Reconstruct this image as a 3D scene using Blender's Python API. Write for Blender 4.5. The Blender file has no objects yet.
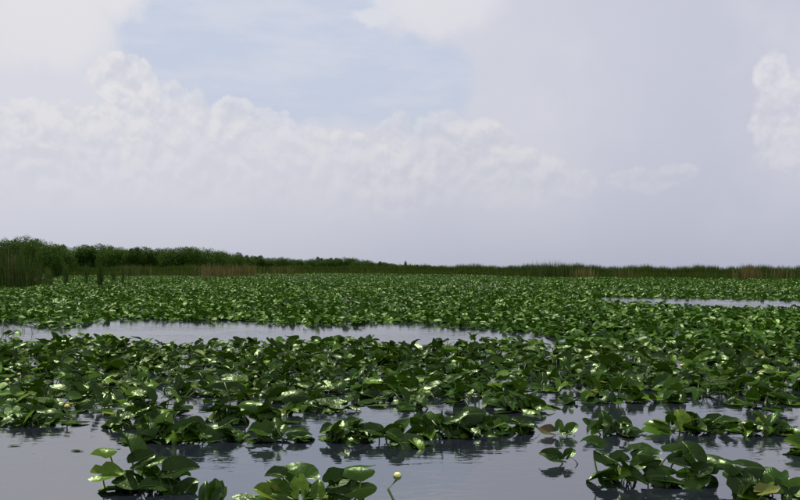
import bpy, math, random
import numpy as np
from mathutils import Matrix, Vector, noise as mnoise
from math import radians as R

random.seed(11); rng = np.random.default_rng(11)
scene = bpy.context.scene
col = scene.collection

# ------------------------------------------------------------------ camera
F = 858.0            # focal length in photograph pixels (800 wide)
HOR = 267.5          # horizon row in the photograph
CAMH = 1.8           # eye height above the water (standing in a boat)
cam = bpy.data.cameras.new('camera')
cam.sensor_width = 36.0
cam.lens = 36.0 * F / 800.0
cam.shift_y = (HOR - 250.0) / 800.0
cam.clip_start = 0.1
cam.clip_end = 20000
camo = bpy.data.objects.new('camera', cam); col.objects.link(camo)
camo.location = (0, 0, CAMH); camo.rotation_euler = (R(90), 0, 0)
scene.camera = camo

# ------------------------------------------------------------------ light and sky
SUN_EL, SUN_AZ = 64.0, -32.0      # azimuth measured from the view direction, negative = left
sd = bpy.data.lights.new('sun', 'SUN'); sd.energy = 5.0; sd.angle = R(0.55); sd.color = (1.0, 0.955, 0.88)
so = bpy.data.objects.new('sun', sd); col.objects.link(so)
sunv = Vector((math.sin(R(SUN_AZ))*math.cos(R(SUN_EL)), math.cos(R(SUN_AZ))*math.cos(R(SUN_EL)), math.sin(R(SUN_EL))))
so.rotation_euler = sunv.to_track_quat('Z', 'Y').to_euler()
scene.view_settings.view_transform = 'Standard'
scene.view_settings.look = 'None'
scene.view_settings.exposure = 0.0
scene.view_settings.gamma = 1.0
scene.render.engine = 'CYCLES'
scene.cycles.use_denoising = True
scene.cycles.max_bounces = 7
scene.cycles.transparent_max_bounces = 6
scene.cycles.sample_clamp_indirect = 4.0

class NT:
    """small helper for writing node trees"""
    def __init__(s, tree):
        s.t = tree; s.t.nodes.clear()
    def n(s, typ, ins=None, **props):
        nd = s.t.nodes.new(typ)
        for k, v in props.items(): setattr(nd, k, v)
        for k, v in (ins or {}).items():
            s.put(nd.inputs[k], v)
        return nd
    def put(s, sock, v):
        if isinstance(v, bpy.types.NodeSocket): s.t.links.new(v, sock)
        elif isinstance(v, bpy.types.Node): s.t.links.new(v.outputs[0], sock)
        else:
            if sock.type == 'RGBA' and len(v) == 3: v = (*v, 1)
            sock.default_value = v
    def m(s, op, a, b=0.0, c=0.0, clamp=False):
        return s.n('ShaderNodeMath', {0: a, 1: b, 2: c}, operation=op, use_clamp=clamp).outputs[0]
    def vm(s, op, a, b=(0, 0, 0)):
        nd = s.n('ShaderNodeVectorMath', {0: a, 1: b}, operation=op)
        return nd.outputs['Value'] if op in ('LENGTH', 'DOT_PRODUCT', 'DISTANCE') else nd.outputs[0]
    def scale(s, a, k):
        nd = s.n('ShaderNodeVectorMath', {0: a, 'Scale': k}, operation='SCALE'); return nd.outputs[0]
    def mix(s, f, a, b, blend='MIX'):
        nd = s.n('ShaderNodeMix', {0: f}, data_type='RGBA', blend_type=blend, clamp_factor=True)
        s.put(nd.inputs[6], a); s.put(nd.inputs[7], b); return nd.outputs[2]
    def ss(s, x, lo, hi, a=0.0, b=1.0):
        return s.n('ShaderNodeMapRange', {0: x, 1: lo, 2: hi, 3: a, 4: b}, interpolation_type='SMOOTHSTEP').outputs[0]
    def noise(s, vec, scale, detail=3.0, rough=0.55, **k):
        return s.n('ShaderNodeTexNoise', {'Vector': vec, 'Scale': scale, 'Detail': detail, 'Roughness': rough, **k})
    def ramp(s, f, stops):
        nd = s.n('ShaderNodeValToRGB', {0: f})
        e = nd.color_ramp.elements
        while len(e) < len(stops): e.new(0.5)
        for el, (p, c) in zip(e, stops): el.position = p; el.color = (*c, 1)
        return nd.outputs[0]

def make_world():
    w = bpy.data.worlds.new('World'); scene.world = w; w.use_nodes = True
    g = NT(w.node_tree)
    STR = 0.1
    def C(r, gg, b): return (r/STR, gg/STR, b/STR)
    d = g.n('ShaderNodeTexCoord').outputs['Generated']
    d = g.vm('NORMALIZE', d)
    sx = g.n('ShaderNodeSeparateXYZ', {0: d})
    az = g.m('ARCTAN2', sx.outputs[0], sx.outputs[1])
    el = g.m('ARCSINE', sx.outputs[2])
    P = g.n('ShaderNodeCombineXYZ', {0: g.m('MULTIPLY', az, F), 1: g.m('MULTIPLY', el, F)}).outputs[0]  # small angles, 858 per radian
    v = g.m('MULTIPLY', el, F)
    u = g.m('MULTIPLY', az, F)
    sky = g.n('ShaderNodeTexSky', sky_type='NISHITA', sun_disc=False, sun_elevation=R(SUN_EL), sun_rotation=R(SUN_AZ),
              air_density=1.0, dust_density=2.0, ozone_density=1.0)
    # distortion fields
    n1 = g.noise(d, 22.0, 6.0, 0.6).outputs['Color']
    n2 = g.noise(d, 7.0, 4.0, 0.55).outputs['Color']
    D = g.scale(g.vm('SUBTRACT', n1, (0.5, 0.5, 0.5)), 42.0)
    Ds = g.scale(g.vm('SUBTRACT', n2, (0.5, 0.5, 0.5)), 60.0)
    # rounded heads: folded noise; a second sample a little towards the sun gives the lit sides
    def puff(off, sc=27.0, de=3.5):
        q = g.vm('ADD', g.vm('ADD', d, off), g.scale(n2, 0.02))
        a = g.noise(q, sc, de, 0.48).outputs['Fac']
        return g.m('ABSOLUTE', g.m('SUBTRACT', g.m('MULTIPLY', a, 2.0), 1.0))
    b0 = puff((0, 0, 0)); b1 = puff((-0.005, 0, 0.010))
    billow = g.m('SUBTRACT', b0, 0.22)
    relief = g.m('SUBTRACT', b0, b1)
    relief2 = g.m('SUBTRACT', puff((0.3, 0, 0), 64.0, 3.0), puff((0.298, 0, 0.005), 64.0, 3.0))
    def blobs(pos, items, k=0.25):
        out = None
        for (x, y, rx, ry) in items:
            c = (x-400.0, HOR-y, 0.0)
            q = g.vm('MULTIPLY', g.vm('SUBTRACT', pos, c), (1.0/rx, 1.0/ry, 0.0))
            f = g.m('SUBTRACT', 1.0, g.vm('LENGTH', q))
            out = f if out is None else g.m('SMOOTH_MAX', out, f, k)
        return out
    # deep air: nishita seen through a milky summer haze
    fine = g.noise(g.vm('MULTIPLY', d, (1.0, 1.0, 4.0)), 9.0, 6.0, 0.62).outputs['Fac']
    air = g.mix(0.93, sky.outputs[0], C(0.575, 0.635, 0.765))
    air = g.mix(g.ss(fine, 0.40, 0.72, 0.0, 0.7), air, C(0.67, 0.69, 0.78))
    # veil of high cloud with a hole in it (and further holes elsewhere round the sky)
    big = g.noise(g.vm('ADD', d, (3.1, 0.0, 0.0)), 2.3, 5.0, 0.55).outputs['Fac']
    hole = blobs(g.vm('ADD', P, g.scale(D, 1.15)), [(235, 20, 95, 75), (300, 75, 120, 60), (400, 85, 78, 52), (330, 10, 70, 55), (190, 60, 72, 52)], 0.3)
    far = g.ss(g.vm('LENGTH', g.vm('MULTIPLY', P, (1/560.0, 1/330.0, 0))), 0.95, 1.25)
    elsewhere = g.ss(big, 0.52, 0.66)
    holem = g.m('MAXIMUM', g.ss(hole, -0.08, 0.28), g.m('MULTIPLY', far, elsewhere))
    lr = g.ss(g.m('ADD', u, g.m('MULTIPLY', g.m('SUBTRACT', big, 0.5), 500.0)), -120.0, 340.0)
    veil = g.mix(lr, C(0.699, 0.707, 0.776), C(0.567, 0.584, 0.690))
    soft = g.noise(d, 5.5, 6.0, 0.6).outputs['Fac']
    veil = g.mix(g.ss(soft, 0.40, 0.72, 0.0, 0.55), veil, C(0.710, 0.714, 0.782))
    veil = g.mix(g.ss(soft, 0.50, 0.25, 0.0, 0.40), veil, C(0.616, 0.629, 0.730))
    c = g.mix(holem, veil, air)
    # the tall cumulus mass at the left, brighter towards its rim
    rim = blobs(g.vm('ADD', P, D), [(95, 5, 70, 38), (60, 40, 62, 50), (20, 15, 60, 60)], 0.2)
    c = g.mix(g.ss(rim, -0.15, 0.35, 0.0, 0.65), c, C(0.797, 0.783, 0.805))
    wisp = blobs(g.vm('ADD', P, g.scale(D, 0.9)), [(372, 26, 20, 11), (392, 8, 20, 22), (440, 12, 60, 28)], 0.1)
    c = g.mix(g.ss(wisp, -0.2, 0.4, 0.0, 0.6), c, C(0.781, 0.777, 0.811))
    # rows of cumulus
    def cumulus(c, items, top, shade, amp, fade_lo, fade_hi, k=0.12, dist=0.55, op=1.0, edge=0.13):
        f = blobs(g.vm('ADD', P, g.scale(D, dist)), items, k)
        f = g.m('ADD', f, g.m('ADD', g.m('MULTIPLY', billow, amp), g.m('MULTIPLY', relief2, 0.10)))
        a = g.ss(f, 0.0, edge)
        a = g.m('MULTIPLY', a, g.m('MULTIPLY', g.ss(v, fade_lo, fade_hi), g.ss(soft, 0.30, 0.58, 0.55, 1.0)))
        lit = g.ss(g.m('ADD', g.m('ADD', g.m('MULTIPLY', relief, 1.5), g.m('MULTIPLY', relief2, 0.5)), g.m('MULTIPLY', g.m('SUBTRACT', 0.42, f), 0.32)), -0.50, 0.42)
        colr = g.mix(lit, shade, top)
        return g.mix(g.m('MULTIPLY', a, op), c, colr)
    c = cumulus(c, [(132, 92, 36, 30), (70, 165, 120, 55), (165, 128, 60, 40), (232, 128, 40, 28), (262, 135, 40, 30), (210, 165, 85, 50), (300, 168, 90, 42), (345, 180, 110, 45)],
                C(0.820, 0.805, 0.811), C(0.632, 0.646, 0.719), 0.42, 20.0, 140.0, op=0.8)
    c = cumulus(c, [(400, 138, 26, 26), (436, 138, 40, 32), (470, 160, 60, 40), (520, 180, 60, 32), (570, 186, 28, 16), (430, 190, 100, 30)],
                C(0.792, 0.783, 0.793), C(0.611, 0.624, 0.701), 0.40, 20.0, 130.0, op=0.8, edge=0.22)
    c = cumulus(c, [(640, 184, 38, 13), (668, 176, 22, 11), (620, 180, 18, 9)], C(0.721, 0.719, 0.759), C(0.583, 0.599, 0.696), 0.45, 46.0, 84.0, op=0.9, edge=0.26)
    c = cumulus(c, [(752, 92, 18, 24), (752, 140, 22, 36), (778, 124, 44, 44), (812, 100, 42, 42), (800, 165, 70, 36), (860, 130, 60, 60)], C(0.820, 0.808, 0.822), C(0.632, 0.646, 0.730), 0.45, 45.0, 130.0, op=0.8, edge=0.36)
    # moisture towards the horizon
    hz = g.m('EXPONENT', g.m('MULTIPLY', g.m('MAXIMUM', v, 0.0), -1/80.0))
    hzc = g.mix(g.ss(u, -420.0, 250.0), C(0.53, 0.545, 0.63), C(0.424, 0.442, 0.538))
    c = g.mix(g.m('MULTIPLY', hz, 0.92), c, hzc)
    bg = g.n('ShaderNodeBackground', {'Color': c, 'Strength': STR})
    g.n('ShaderNodeOutputWorld', {'Surface': bg})
make_world()

# ------------------------------------------------------------------ helpers
def ground(px, py):
    """photograph pixel on the water surface -> world x, y"""
    y = F*CAMH/(py-HOR); return (px-400.0)*y/F, y
def to_px(x, y): return 400.0+F*x/y, HOR+F*CAMH/y
def mat(name):
    m = bpy.data.materials.new(name); m.use_nodes = True; return m, NT(m.node_tree)
def mesh_np(name, V, faces_idx, counts, mats, smooth=True, mi=None, attrs=None):
    """fast mesh: V (n,3), flat loop vertex indices, loop counts per face"""
    me = bpy.data.meshes.new(name)
    V = np.asarray(V, np.float32); faces_idx = np.asarray(faces_idx, np.int32); counts = np.asarray(counts, np.int32)
    me.vertices.add(len(V)); me.vertices.foreach_set('co', V.ravel())
    me.loops.add(len(faces_idx)); me.loops.foreach_set('vertex_index', faces_idx)
    me.polygons.add(len(counts))
    st = np.zeros(len(counts), np.int32); st[1:] = np.cumsum(counts)[:-1]
    me.polygons.foreach_set('loop_start', st)
    me.polygons.foreach_set('loop_total', counts)
    for m in mats: me.materials.append(m)
    if mi is not None: me.polygons.foreach_set('material_index', np.asarray(mi, np.int32))
    me.update(calc_edges=True)
    me.polygons.foreach_set('use_smooth', np.full(len(counts), smooth))
    for nm, typ, dom, data in (attrs or []):
        a = me.attributes.new(nm, typ, dom)
        a.data.foreach_set('vector' if 'VECTOR' in typ else 'value', np.asarray(data, np.float32).ravel())
    me.validate(); return me
class MB:
    """collects faces of one mesh"""
    def __init__(s): s.v = []; s.f = []; s.mi = []
    def tube(s, pts, rad, n=6, mi=0):
        pts = [Vector(p) for p in pts]; b = len(s.v)
        for i, p in enumerate(pts):
            t = (pts[min(i+1, len(pts)-1)]-pts[max(i-1, 0)]).normalized()
            a = t.orthogonal().normalized() if abs(t.z) > 0.95 else t.cross(Vector((0, 0, 1))).normalized()
            c = t.cross(a)
            for k in range(n):
                th = 2*math.pi*k/n; s.v.append(p+(a*math.cos(th)+c*math.sin(th))*rad[i])
        for i in range(len(pts)-1):
            for k in range(n):
                s.f.append((b+i*n+k, b+i*n+(k+1) % n, b+(i+1)*n+(k+1) % n, b+(i+1)*n+k)); s.mi.append(mi)
        s.f.append(tuple(b+(len(pts)-1)*n+k for k in range(n))); s.mi.append(mi)
    def mesh(s, name, mats, smooth=True):
        me = bpy.data.meshes.new(name); me.from_pydata([tuple(v) for v in s.v], [], s.f)
        for m in mats: me.materials.append(m)
        me.polygons.foreach_set('material_index', s.mi)
        me.polygons.foreach_set('use_smooth', [smooth]*len(s.f)); me.update(); return me
def link(name, data, parent=None, M=None):
    o = bpy.data.objects.new(name, data); col.objects.link(o)
    if parent is not None: o.parent = parent
    if M is not None: o.matrix_local = M
    return o
def tag(o, label=None, cat=None, group=None, kind=None):
    if label: o['label'] = label
    if cat: o['category'] = cat
    if group: o['group'] = group
    if kind: o['kind'] = kind
    return o

# ------------------------------------------------------------------ materials
def leaf_shader(name, random_from_attr):
    m, g = mat(name)
    if random_from_attr:
        rnd = g.n('ShaderNodeAttribute', attribute_name='tone').outputs['Fac']
        pos = g.n('ShaderNodeNewGeometry').outputs['Position']
        vec = pos; nsc = 2.2
    else:
        rnd = g.n('ShaderNodeObjectInfo').outputs['Random']
        vec = g.n('ShaderNodeTexCoord').outputs['Object']; nsc = 7.0
    K = 1.35 if random_from_attr else 0.82
    base = g.ramp(rnd, [(0.0, (0.006*K, 0.021*K, 0.001)), (0.40, (0.010*K, 0.036*K, 0.0016)), (0.66, (0.018*K, 0.058*K, 0.0025)), (0.84, (0.045*K, 0.104*K, 0.004)),
                        (0.965, (0.082, 0.155, 0.009)), (1.0, (0.14, 0.165, 0.02))])
    mott = g.noise(vec, nsc, 4.0, 0.6).outputs['Fac']
    base = g.mix(g.ss(mott, 0.45, 0.75, 0.0, 0.45), base, (0.024*K, 0.063*K, 0.0025))
    if not random_from_attr:
        lc = g.n('ShaderNodeAttribute', attribute_name='leafco').outputs['Vector']
        q = g.n('ShaderNodeSeparateXYZ', {0: lc})
        ay = g.m('ABSOLUTE', q.outputs[1])
        rib = g.ss(ay, 0.022, 0.006)
        vein = g.m('SINE', g.m('MULTIPLY', g.m('SUBTRACT', q.outputs[0], g.m('MULTIPLY', ay, 1.1)), 62.0))
        vein = g.m('MULTIPLY', g.ss(vein, 0.80, 1.0), 0.5)
        vm_ = g.m('MAXIMUM', rib, g.m('MULTIPLY', vein, 0.55))
        base = g.mix(g.m('MULTIPLY', vm_, 0.6), base, (0.09, 0.14, 0.03))
        # browned, nibbled margins on some leaves
        edge = g.ss(g.m('ADD', q.outputs[2], g.m('MULTIPLY', g.m('SUBTRACT', mott, 0.5), 0.5)), 0.93, 1.08)
        sp = g.ss(g.noise(vec, 18.0, 3.0, 0.6).outputs['Fac'], 0.66, 0.74)
        worn = g.m('MULTIPLY', g.m('MAXIMUM', edge, sp), g.ss(rnd, 0.45, 0.9, 0.1, 0.9))
        base = g.mix(g.m('MULTIPLY', worn, 0.7), base, (0.10, 0.08, 0.02))
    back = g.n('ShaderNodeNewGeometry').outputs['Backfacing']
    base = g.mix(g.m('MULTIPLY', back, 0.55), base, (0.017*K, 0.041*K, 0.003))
    rough = g.m('ADD', g.m('MULTIPLY', g.noise(vec, nsc, 1.0, 0.5).outputs['Fac'], 0.14), 0.36 if random_from_attr else 0.24)
    rough = g.m('ADD', rough, g.m('MULTIPLY', back, 0.18))
    if random_from_attr:
        bump = g.n('ShaderNodeBump', {'Strength': 0.5, 'Distance': 0.05, 'Height': g.noise(vec, 7.0, 1.0, 0.5).outputs['Fac']})
    else:
        h = g.m('ADD', g.m('MULTIPLY', vm_, -0.35), g.noise(vec, 5.0, 1.0, 0.5).outputs['Fac'])
        bump = g.n('ShaderNodeBump', {'Strength': 0.22, 'Distance': 0.03, 'Height': h})
    # waxy blade: a thin soft gloss over the green, never mirror-like even at grazing angles
    wax = g.m('MINIMUM', g.n('ShaderNodeFresnel', {'IOR': 1.38, 'Normal': bump}).outputs[0], g.m('SUBTRACT', 0.037, g.m('MULTIPLY', back, 0.028)))
    p = g.n('ShaderNodeMixShader', {0: wax, 1: g.n('ShaderNodeBsdfDiffuse', {'Color': base, 'Roughness': 0.3, 'Normal': bump}),
                                    2: g.n('ShaderNodeBsdfGlossy', {'Color': (0.80, 1.0, 0.58), 'Roughness': rough, 'Normal': bump})})
    tr = g.n('ShaderNodeBsdfTranslucent', {'Color': g.mix(0.5, base, (0.045, 0.11, 0.003)), 'Normal': bump})
    mx = g.n('ShaderNodeMixShader', {0: 0.13, 1: p, 2: tr})
    g.n('ShaderNodeOutputMaterial', {'Surface': mx})
    return m
M_LEAF = leaf_shader('lily_leaf', False)
M_MASS = leaf_shader('lily_leaf_mass', True)

def simple(name, stops, rough=0.6, scale=6.0, trans=0.0, rnd=0.5, spec=0.4, attr=False, tex='Object'):
    m, g = mat(name)
    vec = g.n('ShaderNodeTexCoord').outputs[tex]
    nz = g.noise(vec, scale, 4.0, 0.6).outputs['Fac']
    r_ = g.n('ShaderNodeAttribute', attribute_name='tone').outputs['Fac'] if attr else g.n('ShaderNodeObjectInfo').outputs['Random']
    f = g.m('ADD', g.m('MULTIPLY', r_, rnd), g.m('MULTIPLY', nz, 1.0-rnd), clamp=True)
    c = g.ramp(f, stops)
    p = g.n('ShaderNodeBsdfPrincipled', {'Base Color': c, 'Roughness': rough, 'Specular IOR Level': spec})
    sh = p
    if trans:
        t = g.n('ShaderNodeBsdfTranslucent', {'Color': c})
        sh = g.n('ShaderNodeMixShader', {0: trans, 1: p, 2: t})
    g.n('ShaderNodeOutputMaterial', {'Surface': sh}); return m
M_STALK = simple('lily_stalk', [(0, (0.05, 0.085, 0.02)), (0.6, (0.10, 0.15, 0.03)), (1, (0.16, 0.17, 0.05))], 0.4, 20.0)
M_YELLOW = simple('lily_petal', [(0, (0.55, 0.47, 0.04)), (0.5, (0.74, 0.68, 0.18)), (1, (0.84, 0.80, 0.46))], 0.45, 25.0, 0.15)
M_SEPAL = simple('lily_sepal', [(0, (0.02, 0.05, 0.006)), (0.6, (0.05, 0.10, 0.012)), (1, (0.16, 0.20, 0.03))], 0.45, 25.0)
M_CROWN = simple('tree_leaf', [(0, (0.014, 0.040, 0.003)), (0.4, (0.030, 0.074, 0.004)), (0.7, (0.064, 0.124, 0.006)), (1, (0.15, 0.185, 0.012))], 0.75, 1.2, 0.22, 0.55, 0.12, True)
M_BARK = simple('tree_bark', [(0, (0.05, 0.04, 0.03)), (0.5, (0.11, 0.09, 0.07)), (1, (0.2, 0.18, 0.15))], 0.9, 5.0)
M_REED = simple('reed_blade', [(0, (0.020, 0.044, 0.006)), (0.55, (0.050, 0.092, 0.011)), (0.80, (0.115, 0.140, 0.022)), (0.93, (0.17, 0.165, 0.045)), (1, (0.25, 0.21, 0.08))], 0.7, 0.5, 0.2, 0.8, 0.15, True)
M_DEAD = simple('dead_reed_blade', [(0, (0.075, 0.064, 0.020)), (0.5, (0.15, 0.122, 0.040)), (1, (0.28, 0.225, 0.085))], 0.7, 0.5, 0.15, 0.8, 0.2, True)
M_MUD = simple('marsh_mud', [(0, (0.02, 0.018, 0.01)), (0.5, (0.045, 0.045, 0.02)), (1, (0.08, 0.08, 0.035))], 0.85, 0.8)

def water_mat():
    m, g = mat('marsh_water')
    pos = g.n('ShaderNodeNewGeometry').outputs['Position']
    a = g.noise(g.vm('MULTIPLY', pos, (2.2, 5.0, 1.0)), 1.0, 3.0, 0.55, Distortion=0.6).outputs['Fac']
    b = g.noise(g.vm('MULTIPLY', pos, (9.0, 16.0, 1.0)), 1.0, 2.0, 0.5, Distortion=0.4).outputs['Fac']
    patch = g.ss(g.noise(pos, 0.35, 3.0, 0.5).outputs['Fac'], 0.35, 0.65, 0.35, 1.0)
    h = g.m('MULTIPLY', g.m('ADD', a, g.m('MULTIPLY', b, 0.22)), patch)
    bump = g.n('ShaderNodeBump', {'Strength': 1.0, 'Distance': 0.006, 'Height': h})
    p = g.n('ShaderNodeBsdfPrincipled', {'Base Color': (0.011, 0.013, 0.019), 'Roughness': 0.012, 'IOR': 4.0, 'Specular IOR Level': 0.5, 'Specular Tint': (0.96, 0.98, 1.0), 'Normal': bump})
    g.n('ShaderNodeOutputMaterial', {'Surface': p}); return m

# ------------------------------------------------------------------ water and marsh bank
def build_water():
    ys = [-60, 0, 5, 10, 20, 40, 80, 160, 400, 1000, 3000, 9000]; V = []; fi = []; n = 12
    for y in ys:
        hw = 120+1.2*abs(y)
        for k in range(n+1): V.append((hw*(2*k/n-1), y, 0))
    for j in range(len(ys)-1):
        for k in range(n):
            a = j*(n+1)+k; fi += [a, a+1, a+n+2, a+n+1]
    o = link('water', mesh_np('water', V, fi, [4]*(len(fi)//4), [water_mat()]))
    tag(o, 'calm grey water of the marsh reflecting the clouded sky', kind='structure')
build_water()

# edge of the reeds: photograph column -> row of its waterline
EDGE = [(-120, 287), (0, 286.5), (30, 284.5), (48, 278), (60, 275.5), (130, 275.8), (200, 276), (250, 274), (300, 273.4), (345, 273.4), (400, 274),
        (470, 275), (520, 276.5), (600, 277.3), (700, 278.2), (800, 279), (950, 279.5)]
EX = np.array([e[0] for e in EDGE], float); EY = np.array([e[1] for e in EDGE], float)
def edge_dist(px): return F*CAMH/(np.interp(px, EX, EY)-HOR)
def build_bank():
    V = []; fi = []; xs = np.linspace(-120, 950, 108)
    offs = [(1.5, -0.15), (5, 0.06), (14, 0.14), (40, 0.22), (120, 0.25), (180, -0.2)]
    for x in xs:
        d = float(edge_dist(x))
        for o, z in offs:
            y = d+o; V.append(((x-400)*y/F, y, z+(0.07*mnoise.noise(Vector((x*0.3, o*0.2, 0))) if 0 < o < 150 else 0)))
    n = len(offs)
    for i in range(len(xs)-1):
        for k in range(n-1):
            a = i*n+k; fi += [a, a+n, a+n+1, a+1]
    o = link('marsh_ground', mesh_np('marsh_ground', V, fi, [4]*(len(fi)//4), [M_MUD]))
    tag(o, 'low muddy ground under the reeds and shrubs', kind='structure')
build_bank()

# ------------------------------------------------------------------ leaf meshes of the pond lilies
HALF = [(0.64, 0.0), (0.605, 0.055), (0.52, 0.145), (0.40, 0.225), (0.25, 0.295), (0.08, 0.338), (-0.08, 0.345), (-0.22, 0.305), (-0.325, 0.235), (-0.375, 0.15), (-0.36, 0.085), (-0.24, 0.045), (-0.10, 0.018)]
def leaf_form(x, y, prm):
    """height of the blade over its plane"""
    fold, curl, cup, wav, k, ph, droop = prm
    a = np.abs(y)
    r = np.sqrt(x*x+y*y)
    th = np.arctan2(y, x)
    z = fold*a + curl*x*x*np.sign(x+0.001)*1.0 + cup*(a/0.34)**3 + wav*(r/0.5)**2*np.sin(k*th+ph) - droop*np.clip(x-0.25, 0, 1)**2*3.0
    return z
def leaf_params(kind):
    u = random.uniform
    if kind == 'flat': return (u(0, .08), u(-.05, .1), u(-.02, .03), u(.01, .03), random.randint(2, 4), u(0, 6), u(0, .15))
    if kind == 'fold': return (u(.35, .75), u(-.25, .15), u(-.05, .04), u(.01, .045), random.randint(2, 5), u(0, 6), u(0, .5))
    if kind == 'cup': return (u(.1, .3), u(-.1, .35), u(.06, .15), u(.02, .05), random.randint(3, 5), u(0, 6), u(-.2, .3))
    return (u(-.35, -.05), u(-.5, -.1), u(-.12, 0), u(.02, .05), random.randint(2, 5), u(0, 6), u(.1, .7))   # drooping
def leaf_mesh(kind):
    prm = leaf_params(kind)
    out = np.array(HALF + [(x, -y) for x, y in HALF[:0:-1]])
    nib = 1+0.035*np.sin(np.arange(len(out))*2.1+random.uniform(0, 6))+np.array([random.uniform(-.02, .02) for _ in out])
    wid = random.uniform(0.9, 1.12)
    out = out*nib[:, None]; out[:, 1] *= wid
    if random.random() < .5:                      # torn or eaten margin
        for _ in range(random.randint(1, 3)):
            q = random.randint(1, len(out)-2)
            out[q] *= random.uniform(.60, .86)
    rings = [0.36, 0.70, 1.0]; n = len(out)
    pts = [(0.0, 0.0)]; rr = [0.0]
    for s in rings:
        for (x, y) in out: pts.append((x*s, y*s)); rr.append(s)
    pts = np.array(pts); z = leaf_form(pts[:, 0], pts[:, 1], prm)
    V = np.column_stack([pts, z])
    fi = []; ct = []
    for i in range(n-1): fi += [0, 1+i, 2+i]; ct.append(3)
    fi += [0, n, 1]; ct.append(3)
    for j in range(len(rings)-1):
        for i in range(n):
            # the sinus stays open: no faces between the two inner ends
            a = 1+j*n+i; b = 1+j*n+(i+1) % n
            if i == len(HALF)-1: continue
            fi += [a, a+n, b+n, b]; ct.append(4)
    # drop the fan face across the sinus as well
    k = len(HALF)-1
    fi = fi[:3*k]+fi[3*k+3:]; ct = ct[:k]+ct[k+1:]
    co = np.column_stack([pts, rr])
    me = mesh_np('leaf', V, fi, ct, [M_LEAF], True, None, [('leafco', 'FLOAT_VECTOR', 'POINT', co)])
    return me
LEAVES = {k: [leaf_mesh(k) for _ in range(12)] for k in ('flat', 'fold', 'cup', 'droop')}

M_OLD = simple('yellowed_leaf', [(0, (0.07, 0.11, 0.012)), (0.45, (0.10, 0.13, 0.012)), (0.7, (0.17, 0.15, 0.015)), (1, (0.14, 0.09, 0.02))], 0.45, 5.0, 0.15, 0.1)
M_BROWN = simple('browned_leaf', [(0, (0.02, 0.05, 0.006)), (0.48, (0.05, 0.07, 0.012)), (0.62, (0.08, 0.055, 0.014)), (1, (0.13, 0.08, 0.03))], 0.45, 2.2, 0.1, 0.1)
for nm, m_ in (('yellow', M_OLD), ('brown', M_BROWN)):
    me_ = LEAVES['cup'][0].copy(); me_.materials[0] = m_; LEAVES[nm] = [me_]
def stalk_mesh():
    mb = MB(); bend = random.uniform(-.12, .12)
    pts = [(bend*math.sin(math.pi*t), 0.5*bend*math.sin(2*math.pi*t), t) for t in (0, .2, .4, .6, .8, 1)]
    mb.tube(pts, [.008]*3+[.0075, .007, .006], 6)
    return mb.mesh('stalk', [M_STALK])
STALKS = [stalk_mesh() for _ in range(6)]

def flower_meshes():
    # cup of overlapping yellow petals, and the green outer sepals that hold it
    def cup(prof, lob, mats, nm, n=30, close=True):
        V = []; fi = []
        for j, (r, z) in enumerate(prof):
            for k in range(n):
                th = 2*math.pi*k/n
                q = 1+lob*(abs(math.sin(3*th+(.5 if nm == 'sepals' else 0)))-.5)
                zz = z+(0.10*j/len(prof)*(abs(math.sin(3*th))-.6) if j >= len(prof)-2 and not close else 0)
                V.append((r*q*math.cos(th), r*q*math.sin(th), zz))
        for j in range(len(prof)-1):
            for k in range(n):
                fi += [j*n+k, j*n+(k+1) % n, (j+1)*n+(k+1) % n, (j+1)*n+k]
        return mesh_np(nm, V, fi, [4]*(len(fi)//4), mats)
    pet = cup([(.08, .05), (.36, .12), (.49, .35), (.47, .62), (.36, .84), (.22, .93), (.02, .90)], .10, [M_YELLOW], 'petals')
    sep = cup([(.06, 0), (.30, .02), (.47, .18), (.54, .38), (.53, .52), (.50, .56)], .10, [M_SEPAL], 'sepals', close=False)
    return pet, sep
PETAL, SEPAL = flower_meshes()

def rot(head, pitch, roll): return Matrix.Rotation(R(head), 4, 'Z') @ Matrix.Rotation(R(-pitch), 4, 'Y') @ Matrix.Rotation(R(roll), 4, 'X')

def rand_leaf(spread, hmax, tall=0.25):
    """a random leaf of a clump: offset from the base, orientation, size, kind"""
    t = random.random(); a = random.uniform(0, 2*math.pi); r = spread*math.sqrt(random.random())
    L = random.triangular(.15, .37, .28)
    h = math.degrees(a)+random.gauss(0, 45)
    if t < 0.30: k = 'flat'; z = .012; p = random.gauss(2, 3); ro = random.gauss(0, 4); r *= 1.15; L *= 1.05
    elif t < 0.30+tall: k = random.choice(['fold', 'fold', 'cup']); z = random.uniform(.4, 1.0)*hmax; p = random.uniform(22, 62); ro = random.gauss(0, 22); r *= .7; L *= .9
    elif t < 0.82: k = random.choice(['fold', 'cup', 'droop', 'droop', 'flat']); z = random.uniform(.2, .85)*hmax; p = random.gauss(4, 13); ro = random.gauss(0, 18)
    else: k = random.choice(['droop', 'fold', 'droop']); z = random.uniform(.4, 1.0)*hmax; p = random.uniform(-36, 0); ro = random.gauss(0, 24)
    return (r*math.cos(a), r*math.sin(a), z, h, p, ro, L, k)

def tilt_min(z, p, ro, L):
    """raise a tilted leaf so that it stays out of the water"""
    need = L*max(0.62*math.sin(R(max(-p, 0))), 0.36*math.sin(R(max(p, 0))))*0.8 + 0.3*L*abs(math.sin(R(ro)))*0.8
    return max(z, need*0.62+0.01)

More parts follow.
